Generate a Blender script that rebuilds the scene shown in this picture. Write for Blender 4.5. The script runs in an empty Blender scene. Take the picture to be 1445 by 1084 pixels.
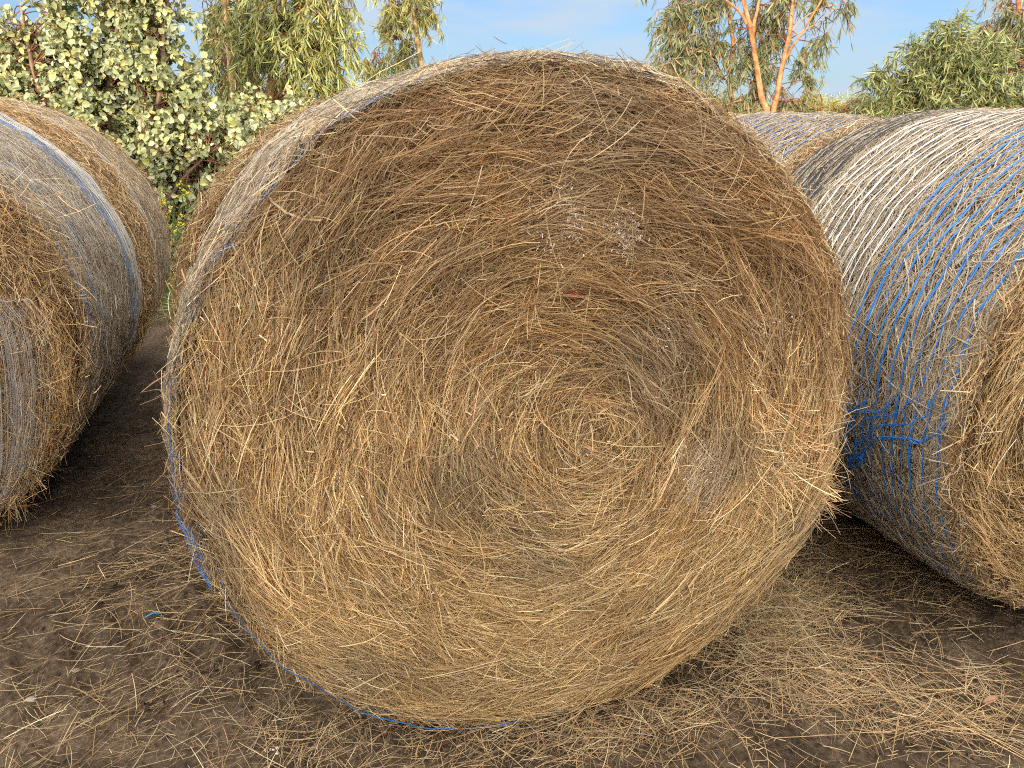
import bpy, math
import numpy as np
C = bpy.context.scene.collection
rng = np.random.default_rng(7)
PI = math.pi

# ------------------------------------------------------------ camera, sky, sun, exposure
CAM_H, PITCH, FPX, IW, IH = 1.53, math.radians(20.0), 1085.0, 1445.0, 1084.0
cd = bpy.data.cameras.new('camera'); cam = bpy.data.objects.new('camera', cd); C.objects.link(cam)
cam.location = (0, 0, CAM_H); cam.rotation_euler = (PI/2 - PITCH, 0, 0)
cd.sensor_width = 36; cd.lens = FPX/IW*36; cd.clip_start = 0.05; cd.clip_end = 2000
bpy.context.scene.camera = cam

SUN_EL, SUN_AZ = math.radians(11.5), math.radians(13)      # behind the viewer, a little to the left
sun_from = np.array([-math.sin(SUN_AZ)*math.cos(SUN_EL), -math.cos(SUN_AZ)*math.cos(SUN_EL), math.sin(SUN_EL)])
ld = bpy.data.lights.new('sun', 'SUN'); ld.energy = 4.4; ld.angle = math.radians(0.6); ld.color = (1, .86, .62)
sun = bpy.data.objects.new('sun', ld); C.objects.link(sun)
from mathutils import Vector
sun.rotation_euler = Vector(sun_from).to_track_quat('Z', 'Y').to_euler()
sun.location = (0, 0, 20)

W = bpy.data.worlds.new('World'); bpy.context.scene.world = W; W.use_nodes = True
nt = W.node_tree; bg = nt.nodes['Background']
sky = nt.nodes.new('ShaderNodeTexSky'); sky.sky_type = 'NISHITA'; sky.sun_disc = False
sky.sun_elevation = SUN_EL; sky.sun_rotation = math.atan2(sun_from[0], sun_from[1])
sky.air_density = 1.0; sky.dust_density = 0.2; sky.ozone_density = 2.5
tc = nt.nodes.new('ShaderNodeTexCoord')
mp = nt.nodes.new('ShaderNodeMapping'); mp.inputs['Scale'].default_value = (2.2, 2.2, 9.0)
nz = nt.nodes.new('ShaderNodeTexNoise'); nz.inputs['Scale'].default_value = 2.6; nz.inputs['Detail'].default_value = 7
nz.inputs['Roughness'].default_value = .55
cr = nt.nodes.new('ShaderNodeValToRGB'); cr.color_ramp.elements[0].position = .40; cr.color_ramp.elements[1].position = .60
cr.color_ramp.elements[0].color = (.40, .40, .40, 1); cr.color_ramp.elements[1].color = (1, 1, 1, 1)
tint = nt.nodes.new('ShaderNodeMix'); tint.data_type = 'RGBA'; tint.blend_type = 'MULTIPLY'
tint.inputs['Factor'].default_value = 1; tint.inputs['B'].default_value = (.40, .58, .92, 1)
mx = nt.nodes.new('ShaderNodeMix'); mx.data_type = 'RGBA'; mx.inputs['B'].default_value = (3.25, 4.05, 4.95, 1)
L = nt.links.new
L(tc.outputs['Generated'], mp.inputs['Vector']); L(mp.outputs['Vector'], nz.inputs['Vector'])
L(nz.outputs['Fac'], cr.inputs['Fac']); L(sky.outputs['Color'], tint.inputs['A'])
L(tint.outputs['Result'], mx.inputs['A']); L(cr.outputs['Color'], mx.inputs['Factor'])
# out-of-view bright cloud added overhead and sunward to fill the shade; thin veil in front
dp = nt.nodes.new('ShaderNodeVectorMath'); dp.operation = 'DOT_PRODUCT'; dp.inputs[1].default_value = (-math.sin(SUN_AZ)*.80, -math.cos(SUN_AZ)*.80, .60)
L(tc.outputs['Generated'], dp.inputs[0])
cov = nt.nodes.new('ShaderNodeMapRange'); cov.interpolation_type = 'SMOOTHSTEP'; cov.inputs['From Min'].default_value = -.10; cov.inputs['From Max'].default_value = .55
L(dp.outputs['Value'], cov.inputs['Value'])
nb = nt.nodes.new('ShaderNodeTexNoise'); nb.inputs['Scale'].default_value = 3.2; nb.inputs['Detail'].default_value = 6
L(tc.outputs['Generated'], nb.inputs['Vector'])
cl = nt.nodes.new('ShaderNodeMapRange'); cl.interpolation_type = 'SMOOTHSTEP'; cl.inputs['From Min'].default_value = .30; cl.inputs['From Max'].default_value = .60
L(nb.outputs['Fac'], cl.inputs['Value'])
mu = nt.nodes.new('ShaderNodeMath'); mu.operation = 'MULTIPLY'; L(cov.outputs['Result'], mu.inputs[0]); L(cl.outputs['Result'], mu.inputs[1])
m2 = nt.nodes.new('ShaderNodeMix'); m2.data_type = 'RGBA'; m2.inputs['B'].default_value = (28.6, 27.3, 25.4, 1)
L(mx.outputs['Result'], m2.inputs['A']); L(mu.outputs['Value'], m2.inputs['Factor'])
L(m2.outputs['Result'], bg.inputs['Color']); bg.inputs['Strength'].default_value = .15
vs = bpy.context.scene.view_settings
vs.view_transform = 'Standard'; vs.look = 'None'; vs.gamma = 1; vs.exposure = 0.25
cy = bpy.context.scene.cycles
cy.use_denoising = False; cy.filter_width = 1.1; cy.max_bounces = 6; cy.diffuse_bounces = 3; cy.transmission_bounces = 3; cy.glossy_bounces = 2

# ------------------------------------------------------------ helpers
def srgb(*c):
    c = np.array(c, float)/255
    return np.where(c <= .04045, c/12.92, ((c+.055)/1.055)**2.4)

def norm(v): return v/np.maximum(np.linalg.norm(v, axis=-1, keepdims=True), 1e-9)

def _h(ix, iy, seed):
    n = (ix.astype(np.int64)*374761393 + iy.astype(np.int64)*668265263 + seed*974711) & 0x7fffffff
    n = ((n ^ (n >> 13))*1274126177) & 0x7fffffff
    n = ((n ^ (n >> 16))*2246822519) & 0x7fffffff
    return (n & 0xffffff)/float(0xffffff)

def vn(x, y, seed=0):
    x, y = np.asarray(x, float), np.asarray(y, float)
    ix, iy = np.floor(x), np.floor(y); fx, fy = x-ix, y-iy
    fx = fx*fx*(3-2*fx); fy = fy*fy*(3-2*fy)
    a, b = _h(ix, iy, seed), _h(ix+1, iy, seed); c, d = _h(ix, iy+1, seed), _h(ix+1, iy+1, seed)
    return (a*(1-fx)+b*fx)*(1-fy) + (c*(1-fx)+d*fx)*fy

def fbm(x, y, seed=0, o=4):
    s, a, t = 0, .5, 0
    for k in range(o):
        s = s + a*vn(x*2**k, y*2**k, seed+k*17); t += a; a *= .5
    return s/t - .5                                     # about -0.5 .. 0.5

def ss(a, b, x):
    t = np.clip((x-a)/(b-a), 0, 1); return t*t*(3-2*t)

class MB:
    """collects quads with a colour per vertex; builds ONE mesh object"""
    def __init__(s): s.V, s.F, s.K, s.M, s.S, s.n = [], [], [], [], [], 0
    def add(s, V, F, col, mi=0, smooth=False):
        V = np.asarray(V, float).reshape(-1, 3); F = np.asarray(F, np.int64).reshape(-1, 4)
        col = np.broadcast_to(np.asarray(col, float), (len(V), 3)) if np.ndim(col) == 1 else np.asarray(col).reshape(-1, 3)
        s.V.append(V); s.F.append(F+s.n); s.K.append(col)
        s.M.append(np.full(len(F), mi)); s.S.append(np.full(len(F), smooth)); s.n += len(V)
    def ribbons(s, P, Wv, col, mi=0):
        """P (n,k,3) centre lines, Wv (n,k,3) half width vectors, col (n,3)"""
        n, k, _ = P.shape
        V = np.stack([P-Wv, P+Wv], 2).reshape(-1, 3)
        b = np.arange(n)[:, None]*(2*k) + np.arange(k-1)[None]*2
        F = np.stack([b, b+1, b+3, b+2], -1).reshape(-1, 4)
        s.add(V, F, np.repeat(col, 2*k, 0), mi)
    def tube(s, pts, rad, col, sides=6, mi=0):
        pts = np.asarray(pts, float); m = len(pts); rad = np.broadcast_to(np.asarray(rad, float), (m,))
        T = norm(np.gradient(pts, axis=0)); up = np.array([0, 0, 1.]) if abs(T[0, 2]) < .8 else np.array([1., 0, 0])
        A = norm(np.cross(T, up)); B = np.cross(T, A)
        t = np.arange(sides)/sides*2*PI
        V = pts[:, None] + rad[:, None, None]*(A[:, None]*np.cos(t)[None, :, None] + B[:, None]*np.sin(t)[None, :, None])
        i, j = np.meshgrid(np.arange(m-1), np.arange(sides), indexing='ij'); j2 = (j+1) % sides
        F = np.stack([i*sides+j, i*sides+j2, (i+1)*sides+j2, (i+1)*sides+j], -1).reshape(-1, 4)
        s.add(V, F, col, mi, True)
    def grid(s, V, col, closed=False, mi=0, smooth=True):
        m, n, _ = V.shape
        i, j = np.meshgrid(np.arange(m-1), np.arange(n if closed else n-1), indexing='ij'); j2 = (j+1) % n
        s.add(V, np.stack([i*n+j, i*n+j2, (i+1)*n+j2, (i+1)*n+j], -1).reshape(-1, 4), col, mi, smooth)
    def box(s, lo, hi, col, mi=0):
        x, y, z = [np.array([lo[k], hi[k]]) for k in range(3)]
        V = [(x[i], y[j], z[k]) for i in (0, 1) for j in (0, 1) for k in (0, 1)]
        s.add(V, [(0, 1, 3, 2), (4, 6, 7, 5), (0, 4, 5, 1), (2, 3, 7, 6), (0, 2, 6, 4), (1, 5, 7, 3)], col, mi)
    def build(s, name, mats, parent=None, loc=None):
        V = np.concatenate(s.V); F = np.concatenate(s.F); K = np.concatenate(s.K)
        me = bpy.data.meshes.new(name)
        me.vertices.add(len(V)); me.vertices.foreach_set('co', V.astype(np.float32).ravel())
        me.loops.add(F.size); me.loops.foreach_set('vertex_index', F.astype(np.int32).ravel())
        me.polygons.add(len(F)); me.polygons.foreach_set('loop_start', np.arange(0, F.size, 4, dtype=np.int32))
        me.polygons.foreach_set('material_index', np.concatenate(s.M).astype(np.int32))
        me.polygons.foreach_set('use_smooth', np.concatenate(s.S).astype(bool))
        at = me.attributes.new('Col', 'FLOAT_COLOR', 'POINT')
        at.data.foreach_set('color', np.concatenate([K, np.ones((len(K), 1))], 1).astype(np.float32).ravel())
        me.update(calc_edges=True)
        for m in (mats if isinstance(mats, (list, tuple)) else [mats]): me.materials.append(m)
        o = bpy.data.objects.new(name, me); C.objects.link(o)
        if parent is not None: o.parent = parent
        if loc is not None: o.location = loc
        return o

def tag(o, label=None, cat=None, group=None, kind=None):
    for k, v in (('label', label), ('category', cat), ('group', group), ('kind', kind)):
        if v: o[k] = v
    return o

def empty(name, loc, rz=0):
    o = bpy.data.objects.new(name, None); C.objects.link(o); o.location = loc; o.rotation_euler = (0, 0, rz)
    o.empty_display_size = .2; return o

cP, sP = math.cos(PITCH), math.sin(PITCH)
def ray(px, py):
    x, u = px-IW/2, IH/2-py
    return np.array([x, FPX*cP+u*sP, -FPX*sP+u*cP])
def at_y(px, py, y):
    d = ray(px, py); return d/d[1]*y + np.array([0, 0, CAM_H])
def at_z(px, py, z=0.):
    d = ray(px, py); return d*((z-CAM_H)/d[2]) + np.array([0, 0, CAM_H])

# ------------------------------------------------------------ materials
def mat(name, rough=.7, spec=.25, trans=0., bump=None, noise=None, metal=0.):
    m = bpy.data.materials.new(name); m.use_nodes = True; t = m.node_tree; b = t.nodes['Principled BSDF']
    a = t.nodes.new('ShaderNodeAttribute'); a.attribute_name = 'Col'; src = a.outputs['Color']
    tcn = t.nodes.new('ShaderNodeTexCoord')
    if noise:
        sc, lo, hi = noise
        n = t.nodes.new('ShaderNodeTexNoise'); n.inputs['Scale'].default_value = sc; n.inputs['Detail'].default_value = 6
        t.links.new(tcn.outputs['Object'], n.inputs['Vector'])
        mr = t.nodes.new('ShaderNodeMapRange'); mr.inputs['From Min'].default_value = .3; mr.inputs['From Max'].default_value = .7
        mr.inputs['To Min'].default_value = lo; mr.inputs['To Max'].default_value = hi
        t.links.new(n.outputs['Fac'], mr.inputs['Value'])
        mm = t.nodes.new('ShaderNodeMix'); mm.data_type = 'RGBA'; mm.blend_type = 'MULTIPLY'; mm.inputs['Factor'].default_value = 1
        t.links.new(src, mm.inputs['A']); t.links.new(mr.outputs['Result'], mm.inputs['B']); src = mm.outputs['Result']
    t.links.new(src, b.inputs['Base Color'])
    b.inputs['Roughness'].default_value = rough; b.inputs['Specular IOR Level'].default_value = spec; b.inputs['Metallic'].default_value = metal
    if bump:
        sc, st = bump
        n2 = t.nodes.new('ShaderNodeTexNoise'); n2.inputs['Scale'].default_value = sc; n2.inputs['Detail'].default_value = 8
        n2.inputs['Roughness'].default_value = .65
        t.links.new(tcn.outputs['Object'], n2.inputs['Vector'])
        bp = t.nodes.new('ShaderNodeBump'); bp.inputs['Strength'].default_value = st; bp.inputs['Distance'].default_value = .02
        t.links.new(n2.outputs['Fac'], bp.inputs['Height']); t.links.new(bp.outputs['Normal'], b.inputs['Normal'])
    if trans:
        tr = t.nodes.new('ShaderNodeBsdfTranslucent'); ms = t.nodes.new('ShaderNodeMixShader'); ms.inputs[0].default_value = trans
        t.links.new(src, tr.inputs['Color']); t.links.new(b.outputs[0], ms.inputs[1]); t.links.new(tr.outputs[0], ms.inputs[2])
        t.links.new(ms.outputs[0], t.nodes['Material Output'].inputs['Surface'])
    return m
M_STRAW = mat('straw', .6, .3, .12)
M_CORE = mat('packed_hay', .9, .1, 0, (90, .9), (60, .45, 1.35))
M_NET = mat('net_plastic', .5, .35)
M_DIRT = mat('bare_dirt', .95, .12, 0, (110, 1.0), (55, .45, 1.5))
M_LEAF = mat('gum_leaf', .5, .35, .15)
M_BARK = mat('gum_bark', .85, .15, 0, (30, .9), (14, .5, 1.35))
M_STEEL = mat('shade_caster_steel', .5, .4, 0, None, (1.2, .85, 1.1))
M_STONE = mat('stone', .85, .2, 0, (80, .4), (40, .7, 1.2))

PAL = np.array([srgb(222, 195, 145), srgb(202, 167, 114), srgb(178, 138, 90), srgb(144, 106, 68), srgb(104, 73, 46), srgb(186, 167, 138), srgb(238, 220, 180)])
def straw_col(n, w=(.18, .26, .23, .14, .09, .06, .04), sd=.22):
    w = np.array(w)/sum(w)
    return PAL[rng.choice(len(PAL), n, p=w)]*np.exp(rng.normal(0, sd, (n, 1)))*(1+rng.normal(0, .04, (n, 3)))
def tint_mix(c, t, col): return c*(1-t[:, None]) + np.asarray(col)[None]*t[:, None]*(.75+.5*rng.random((len(c), 1)))

def free_ribbons(mb, P0, D, Ln, Wd, col, bend=.12, k=4, mi=0, facing=None):
    """loose straws: root P0, direction D, random bend"""
    n = len(P0); D = norm(D); t = np.linspace(0, 1, k)
    B = norm(np.cross(D, rng.normal(size=(n, 3))))*rng.normal(0, bend, (n, 1))
    P = P0[:, None] + D[:, None]*(Ln[:, None]*t)[..., None] + B[:, None]*(Ln[:, None]*t**2)[..., None]
    Nn = rng.normal(size=(n, 3)) if facing is None else facing + .5*rng.normal(size=(n, 3))
    S = norm(np.cross(D, Nn))
    prof = np.linspace(1, .55, k)
    mb.ribbons(P, S[:, None]*(Wd[:, None]*prof*.5)[..., None], col, mi)

# ------------------------------------------------------------ ground
def ground_h(x, y):
    x, y = np.asarray(x, float), np.asarray(y, float)
    near = ss(9, 5, np.hypot(x, y-2))
    h = .030*fbm(x*1.3, y*1.3, 3, 3) + .020*fbm(x*5, y*5, 5, 3) + .018*fbm(x*18, y*18, 9, 3)
    # old tyre marks running away to the upper right, left of the front bale
    u = x*.81 - y*.59; v = x*.59 + y*.81
    lane = np.exp(-((u+2.08)/.30)**4) + .6*np.exp(-((u-.35)/.30)**4)
    rid = np.sin(u*2*PI/.115 + 2.5*fbm(v*1.2, u, 71, 2)); lug = np.sin(v*2*PI/.14 + u*14 + 2*fbm(u*3, v*3, 73, 2))
    h = h + .021*lane*(.8*rid+.7*np.clip(lug*1.6, -1, 1))*(.3+vn(x*3, y*3, 12)) + .012*fbm(x*45, y*45, 14, 2)*(.4+vn(x*4, y*4, 15))
    ck = fbm(x*9+3, y*9, 44, 3)
    h = h - .012*np.exp(-(ck/.03)**2)*ss(.4, .6, vn(x*1.5, y*1.5, 8))
    return h*near*.85 - .012

def axis(a, b, st, lo, hi, g=1.14):
    c = list(np.arange(a, b+1e-6, st))
    s = st
    while c[-1] < hi: s *= g; c.append(c[-1]+s)
    s = st; d = [a]
    while d[-1] > lo: s *= g; d.append(d[-1]-s)
    return np.array(d[:0:-1]+c)
gx, gy = axis(-2.2, 2.2, .011, -420, 420), axis(.75, 3.6, .011, -60, 620)
X, Y = np.meshgrid(gx, gy, indexing='ij')
Z = ground_h(X, Y)
dirt_a, dirt_b, dirt_c = srgb(106, 89, 72), srgb(80, 66, 52), srgb(132, 114, 94)
n1 = np.clip(.5+1.5*fbm(X*2.2, Y*2.2, 21, 4), 0, 1)[..., None]; n2 = np.clip(.5+1.9*fbm(X*11, Y*11, 31, 3), 0, 1)[..., None]
gc = (dirt_a*n1+dirt_b*(1-n1))*(.75+.5*n2) + .10*dirt_c*n2**2
far = ss(5.6, 7.5, Y)[..., None]
gc = gc*(1-far) + srgb(132, 124, 70)*(.7+.6*n1)*far
mb = MB(); mb.grid(np.stack([X, Y, Z], -1), gc.reshape(-1, 3))
tag(mb.build('ground', M_DIRT), kind='structure')

# ------------------------------------------------------------ round bales
class Bale: pass
def prof_r(s, Rr, Lb, rim):
    """radius along the bale: pulled in at both ends"""
    f = np.minimum(s, Lb-s); f = np.maximum(f, 0)
    return Rr - rim*np.exp(-f/.055) - .35*rim*np.exp(-f/.22)
def make_bale(cx, cyy, a, Rr, Lb, seed, label, rim=.05, sink=.02, bulge=.03, sx=1.0,
              n_face=0, n_side=12000, swirl=(0, 0), belly=0., dents=(), grey=.5, brown=0., hay_ends=(.06, .08), warm=1.0, side_th=None, face_dark=None, rear_fuzz=400):
    b = Bale(); b.R, b.L, b.a, b.rim, b.seed, b.bulge, b.sx = Rr, Lb, a, rim, seed, bulge, sx
    b.root = empty('hay_bale', (cx, cyy, 0), a); b.zc = Rr-sink; b.c = np.array([cx, cyy])
    tag(b.root, label, 'hay bale', 'round hay bales standing in rows')
    def lump(s, th):
        x, y = np.cos(th)*1.6, np.sin(th)*1.6
        return .020*fbm(x*1.5+s*1.3+seed, y*1.5+s*.7, seed, 3) + .016*fbm(x*6+seed, y*6+s*6, seed+3, 2)
    def surf(s, th, off=0.):
        r = prof_r(s, Rr, Lb, rim) + belly*np.sin(PI*np.clip(s/Lb, 0, 1)) + lump(s, th) + off + sum((dz*np.exp(-((th % (2*PI)-dc)/dw)**2) for dc, dw, dz in dents), 0.)*np.clip(np.minimum(s, Lb-s)/.15, 0, 1)
        z = b.zc + r*np.sin(th)
        z = np.where(z < .012, .012+(z-.012)*.12, z)
        return np.stack([r*np.cos(th)*sx, s+0*r, z], -1)
    def face_y(u, v):
        r = np.hypot(u, v-b.zc)/Rr
        th = np.arctan2(v-b.zc-swirl[1], u-swirl[0]); rr = np.hypot(u-swirl[0], v-b.zc-swirl[1])
        return -bulge*(1-r**2) - .020*fbm(u*3+seed, v*3, seed+5, 3) - .016*fbm(th*1.1+rr*3, rr*13+1.2*fbm(u*4, v*4, seed+8), seed+6, 2) + .035*ss(.9, 1.02, r)
    b.surf, b.face_y = surf, face_y
    # packed hay body: both end faces and the barrel
    mb = MB(); th = np.linspace(0, 2*PI, 181)[:-1]
    sv = np.r_[0, .012, .03, .06, np.linspace(.1, Lb-.1, 26), Lb-.06, Lb-.03, Lb-.012, Lb]
    S_, T_ = np.meshgrid(sv, th, indexing='ij')
    base = srgb(124, 94, 62)*warm
    side_c = (base*(1-grey*.6)+srgb(126, 112, 96)*grey*.6)
    mb.grid(surf(S_, T_, -.008), side_c, True)
    for end in (0, 1):
        rr = np.r_[.004, np.linspace(.06, .985, 22), 1.0]
        ring = surf(np.full_like(th, 0. if end == 0 else Lb), th, -.012)
        u = rr[:, None]*ring[None, :, 0]/sx; v = b.zc + rr[:, None]*(ring[None, :, 2]-b.zc)
        y = face_y(u, v)+.012 if end == 0 else Lb+.03*(1-rr[:, None]**2)+0*u
        w = ss(1.0, .93, rr)[:, None]; y = y*w + (0 if end == 0 else Lb)*(1-w)
        Vg = np.stack([u*sx, y, v], -1)
        mb.grid(Vg[::-1] if end == 0 else Vg, base*.8, True)
    # straws of the barrel
    n = n_side; s = np.where(rng.random(n) < .14, rng.uniform(0, .10, n), rng.uniform(0.0, Lb, n))
    lo, hi = side_th if side_th else (0, 2*PI)
    t0 = np.where(rng.random(n) < .85, rng.uniform(lo, hi, n), rng.uniform(0, 2*PI, n))
    Ln = rng.uniform(.03, .13, n); ang = rng.normal(0, .42, n) + np.where(rng.random(n) < .22, rng.uniform(-1.5, 1.5, n), 0)
    edge = (s < hay_ends[0]) | (s > Lb-hay_ends[1])
    k = 4; tt = np.linspace(-.5, .5, k)
    rr0 = prof_r(s, Rr, Lb, rim)
    ds, dt = np.sin(ang)*Ln, np.cos(ang)*Ln/rr0
    off = np.abs(rng.normal(0, .005, n)) + np.where(edge, rng.exponential(.010, n), 0)
    lift = rng.normal(0, .004, n)+np.where(edge, rng.normal(0, .012, n), 0)
    crv = rng.normal(0, .06, n)*Ln
    Sg = s[:, None]+ds[:, None]*tt + crv[:, None]*(tt**2*4); Tg = t0[:, None]+dt[:, None]*tt
    Sg = np.clip(Sg, -.01, Lb+.02)
    P = surf(Sg, Tg, off[:, None]+lift[:, None]*tt*2)
    rad = np.stack([np.cos(Tg), 0*Tg, np.sin(Tg)], -1) + .6*rng.normal(size=(n, 1, 3))
    Wd = rng.uniform(.0012, .0030, n)
    D = norm(np.gradient(P, axis=1)); Sd = norm(np.cross(D, rad))
    col = straw_col(n)*warm
    g = np.clip(grey*(.75+.5*rng.random(n)), 0, 1)*np.where(edge, .12, 1)
    col = tint_mix(col, g, srgb(180, 167, 146))
    mb.ribbons(P, Sd*(Wd[:, None]*np.array([.5, .5, .5, .3]))[..., None], col, 1)
    # fuzz that breaks the outline at both rims and along the barrel
    n = rear_fuzz*2; e = rng.random(n) < .5; s = np.where(e, np.abs(rng.normal(0, .04, n)), Lb-np.abs(rng.normal(0, .05, n)))
    s = np.where(rng.random(n) < .3, rng.uniform(0, Lb, n), s)
    t0 = rng.uniform(0, 2*PI, n); P0 = surf(s, t0, -.01)
    tan = np.stack([-np.sin(t0), 0*t0, np.cos(t0)], -1)*np.where(rng.random(n) < .5, 1, -1)[:, None]
    rad = np.stack([np.cos(t0), 0*t0, np.sin(t0)], -1)
    D = tan*rng.uniform(.5, 1.4, (n, 1)) + rad*rng.uniform(.1, .8, (n, 1)) + np.array([0, 1, 0])*rng.normal(0, .6, (n, 1))
    free_ribbons(mb, P0, D, np.minimum(rng.gamma(3, .012, n)+.008, .065), rng.uniform(.0007, .0015, n), straw_col(n)*warm, .25, mi=1)
    # frayed hanging strands at the back rim
    b.roll = mb.build('hay_roll', [M_CORE, M_STRAW], b.root)
    if n_face: make_face(b, n_face, swirl, brown, warm)
    return b

def make_face(b, n_face, sw, brown, warm, tufts=(), patches=()):
    """straws wound round the core of the bale: bundles first, then single straws, then loose ones on top"""
    mb = MB(); R0 = b.R-b.rim*1.35-.004; seed = b.seed
    def lay(u, v, ang, Ln, Wd, off, tilt, curve, col):
        n = len(u); k = 5; tt = np.linspace(-.5, .5, k)
        du, dv = np.cos(ang), np.sin(ang); nu, nv = -dv, du
        U = u[:, None]+du[:, None]*Ln[:, None]*tt + nu[:, None]*(curve*Ln)[:, None]*tt**2
        Vv = v[:, None]+dv[:, None]*Ln[:, None]*tt + nv[:, None]*(curve*Ln)[:, None]*tt**2
        rr = np.hypot(U, Vv-b.zc); mxr = R0*(1.012+.02*fbm(np.arctan2(Vv-b.zc, U)*3, rr*0, seed+40, 2))
        sc = np.where(rr > mxr, mxr/rr, 1); U = U*sc; Vv = b.zc+(Vv-b.zc)*sc
        Vv = np.maximum(Vv, .012)
        Yv = b.face_y(U, Vv) - off[:, None] - tilt[:, None]*Ln[:, None]*tt
        rimdrop = ss(.90, 1.04, np.hypot(U, Vv-b.zc)/R0)*.035
        P = np.stack([U*b.sx, Yv+rimdrop*.6, Vv], -1)
        D = norm(np.gradient(P, axis=1)); Nn = np.array([0, -1., 0]) + .55*rng.normal(size=(n, 1, 3))
        S = norm(np.cross(D, Nn))
        mb.ribbons(P, S*(Wd[:, None]*np.array([.4, .5, .5, .45, .25]))[..., None], col)
    def field(u, v):
        du, dv = u-sw[0], v-b.zc-sw[1]; r = np.hypot(du, dv)
        ang = np.arctan2(dv, du)+PI/2
        ang = ang + 1.0*fbm(u*2.4+seed, v*2.4, seed+11, 3) + .9*fbm(u*9+seed, v*9, seed+13, 2)
        ang = ang + 1.6*ss(.14, .0, r)*fbm(u*16, v*16, seed+15, 2)
        return ang, r
    def colour(u, v, n):
        du, dv = u-sw[0], v-b.zc-sw[1]; r = np.hypot(du, dv)
        c = straw_col(n, sd=.29)*warm
        up = ss(-.05, .5, dv+.25*du+.5*fbm(u*3, v*3, seed+21, 3))*brown
        c = c*(1.08-.20*up[:, None]) ; c = tint_mix(c, .42*up, srgb(126, 82, 48))
        lowp = ss(.05, -.5, dv+.4*fbm(u*3+5, v*3, seed+22, 3)); c = tint_mix(c, .30*lowp, srgb(214, 186, 132))
        band = fbm(np.arctan2(dv, du)*1.2+3*r, r*9, seed+23, 3)
        c = c*(1+.7*band[:, None])
        gr = ss(.02, .30, fbm(u*4+9, v*4, seed+25, 3))*.55
        c = tint_mix(c, gr, srgb(150, 132, 106))
        og = ss(.03, .25, fbm(u*3.2-4, v*3.2+2, seed+27, 3))*.38
        c = tint_mix(c, og, srgb(174, 128, 68))
        c = tint_mix(c, np.full(n, .08), srgb(204, 180, 140))
        for (pu, pv, pr, am) in patches:
            d = np.hypot(u-pu, v-pv)/pr + 1.2*fbm(u*22, v*22, seed+31, 2)
            c = tint_mix(c, .7*am*ss(1.2, .2, d), srgb(216, 194, 162))
        return c
    def disk(n, p=.5):
        r = R0*rng.random(n)**p*1.01; t = rng.uniform(0, 2*PI, n)
        return r*np.cos(t), b.zc+r*np.sin(t)
    # bundles
    nc = max(60, n_face//34); cu, cv = disk(nc); ca, cr_ = field(cu, cv); ca = ca + rng.normal(0, .22, nc)
    ch = rng.exponential(.010, nc); ct = rng.normal(0, .05, nc); cl = rng.uniform(.07, .19, nc); cb = np.exp(rng.normal(0, .16, nc))
    m = int(n_face*.55); q = rng.integers(0, nc, m)
    al, ac = rng.normal(0, .045, m), rng.normal(0, .011, m)
    u = cu[q]+np.cos(ca[q])*al-np.sin(ca[q])*ac; v = cv[q]+np.sin(ca[q])*al+np.cos(ca[q])*ac
    ok = np.hypot(u, v-b.zc) < R0*1.02; u, v, q = u[ok], v[ok], q[ok]; m = len(u)
    r = np.hypot(u-sw[0], v-b.zc-sw[1]); Ln = cl[q]*rng.uniform(.6, 1.2, m)
    lay(u, v, ca[q]+rng.normal(0, .12, m), Ln, rng.uniform(.0008, .0018, m), ch[q]+np.abs(rng.normal(0, .004, m)),
        ct[q]+rng.normal(0, .04, m), np.clip(Ln/np.maximum(r, .12)*.5, 0, .6)+rng.normal(0, .12, m), colour(u, v, m)*cb[q][:, None])
    # single straws
    m = int(n_face*.37); u, v = disk(m); a_, r = field(u, v); Ln = rng.gamma(3.5, .026, m)+.02
    lay(u, v, a_+rng.normal(0, .42, m), Ln, rng.uniform(.0007, .0017, m), rng.exponential(.009, m), rng.normal(0, .06, m),
        np.clip(Ln/np.maximum(r, .12)*.5, 0, .6)+rng.normal(0, .2, m), colour(u, v, m))
    # loose ones lying across, paler
    m = int(n_face*.075); u, v = disk(m); a_, r = field(u, v); Ln = np.minimum(rng.gamma(3, .028, m)+.015, .20)
    lay(u, v, a_+rng.normal(0, 1.0, m), Ln, rng.uniform(.0008, .0018, m), .008+rng.exponential(.010, m), rng.normal(0, .14, m),
        rng.normal(0, .3, m), tint_mix(colour(u, v, m), .5*rng.random(m), srgb(226, 202, 154))*rng.uniform(.95, 1.2, (m, 1)))
    # chaff
    m = int(n_face*.10); u, v = disk(m); a_, r = field(u, v)
    lay(u, v, rng.uniform(0, 2*PI, m), rng.uniform(.006, .025, m), rng.uniform(.001, .003, m), .004+rng.exponential(.010, m), rng.normal(0, .3, m),
        rng.normal(0, .2, m), colour(u, v, m)*rng.uniform(.8, 1.3, (m, 1)))
    m = int(n_face*.006); u, v = disk(m); a_, r = field(u, v)
    lay(u, v, a_+rng.normal(0, .5, m), rng.uniform(.03, .13, m), rng.uniform(.003, .006, m), .006+rng.exponential(.006, m), rng.normal(0, .08, m),
        rng.normal(0, .4, m), tint_mix(colour(u, v, m), .5+0*u, srgb(170, 140, 104)))
    for (pu, pv, pr, am) in patches:
        m = int(7500*pr/.07*am); u = pu+rng.normal(0, pr*.55, m); v = pv+rng.normal(0, pr*.55, m)
        keep = rng.random(m) < ss(-.12, .22, fbm(u*26, v*26, seed+33, 3)+.05); u, v = u[keep], v[keep]; m = len(u)
        lay(u, v, rng.uniform(0, 2*PI, m), rng.uniform(.003, .009, m), rng.uniform(.0008, .0022, m), .011+rng.exponential(.008, m), rng.normal(0, .4, m),
            rng.normal(0, .2, m), srgb(218, 198, 178)*np.exp(rng.normal(0, .25, (m, 1))))
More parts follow.
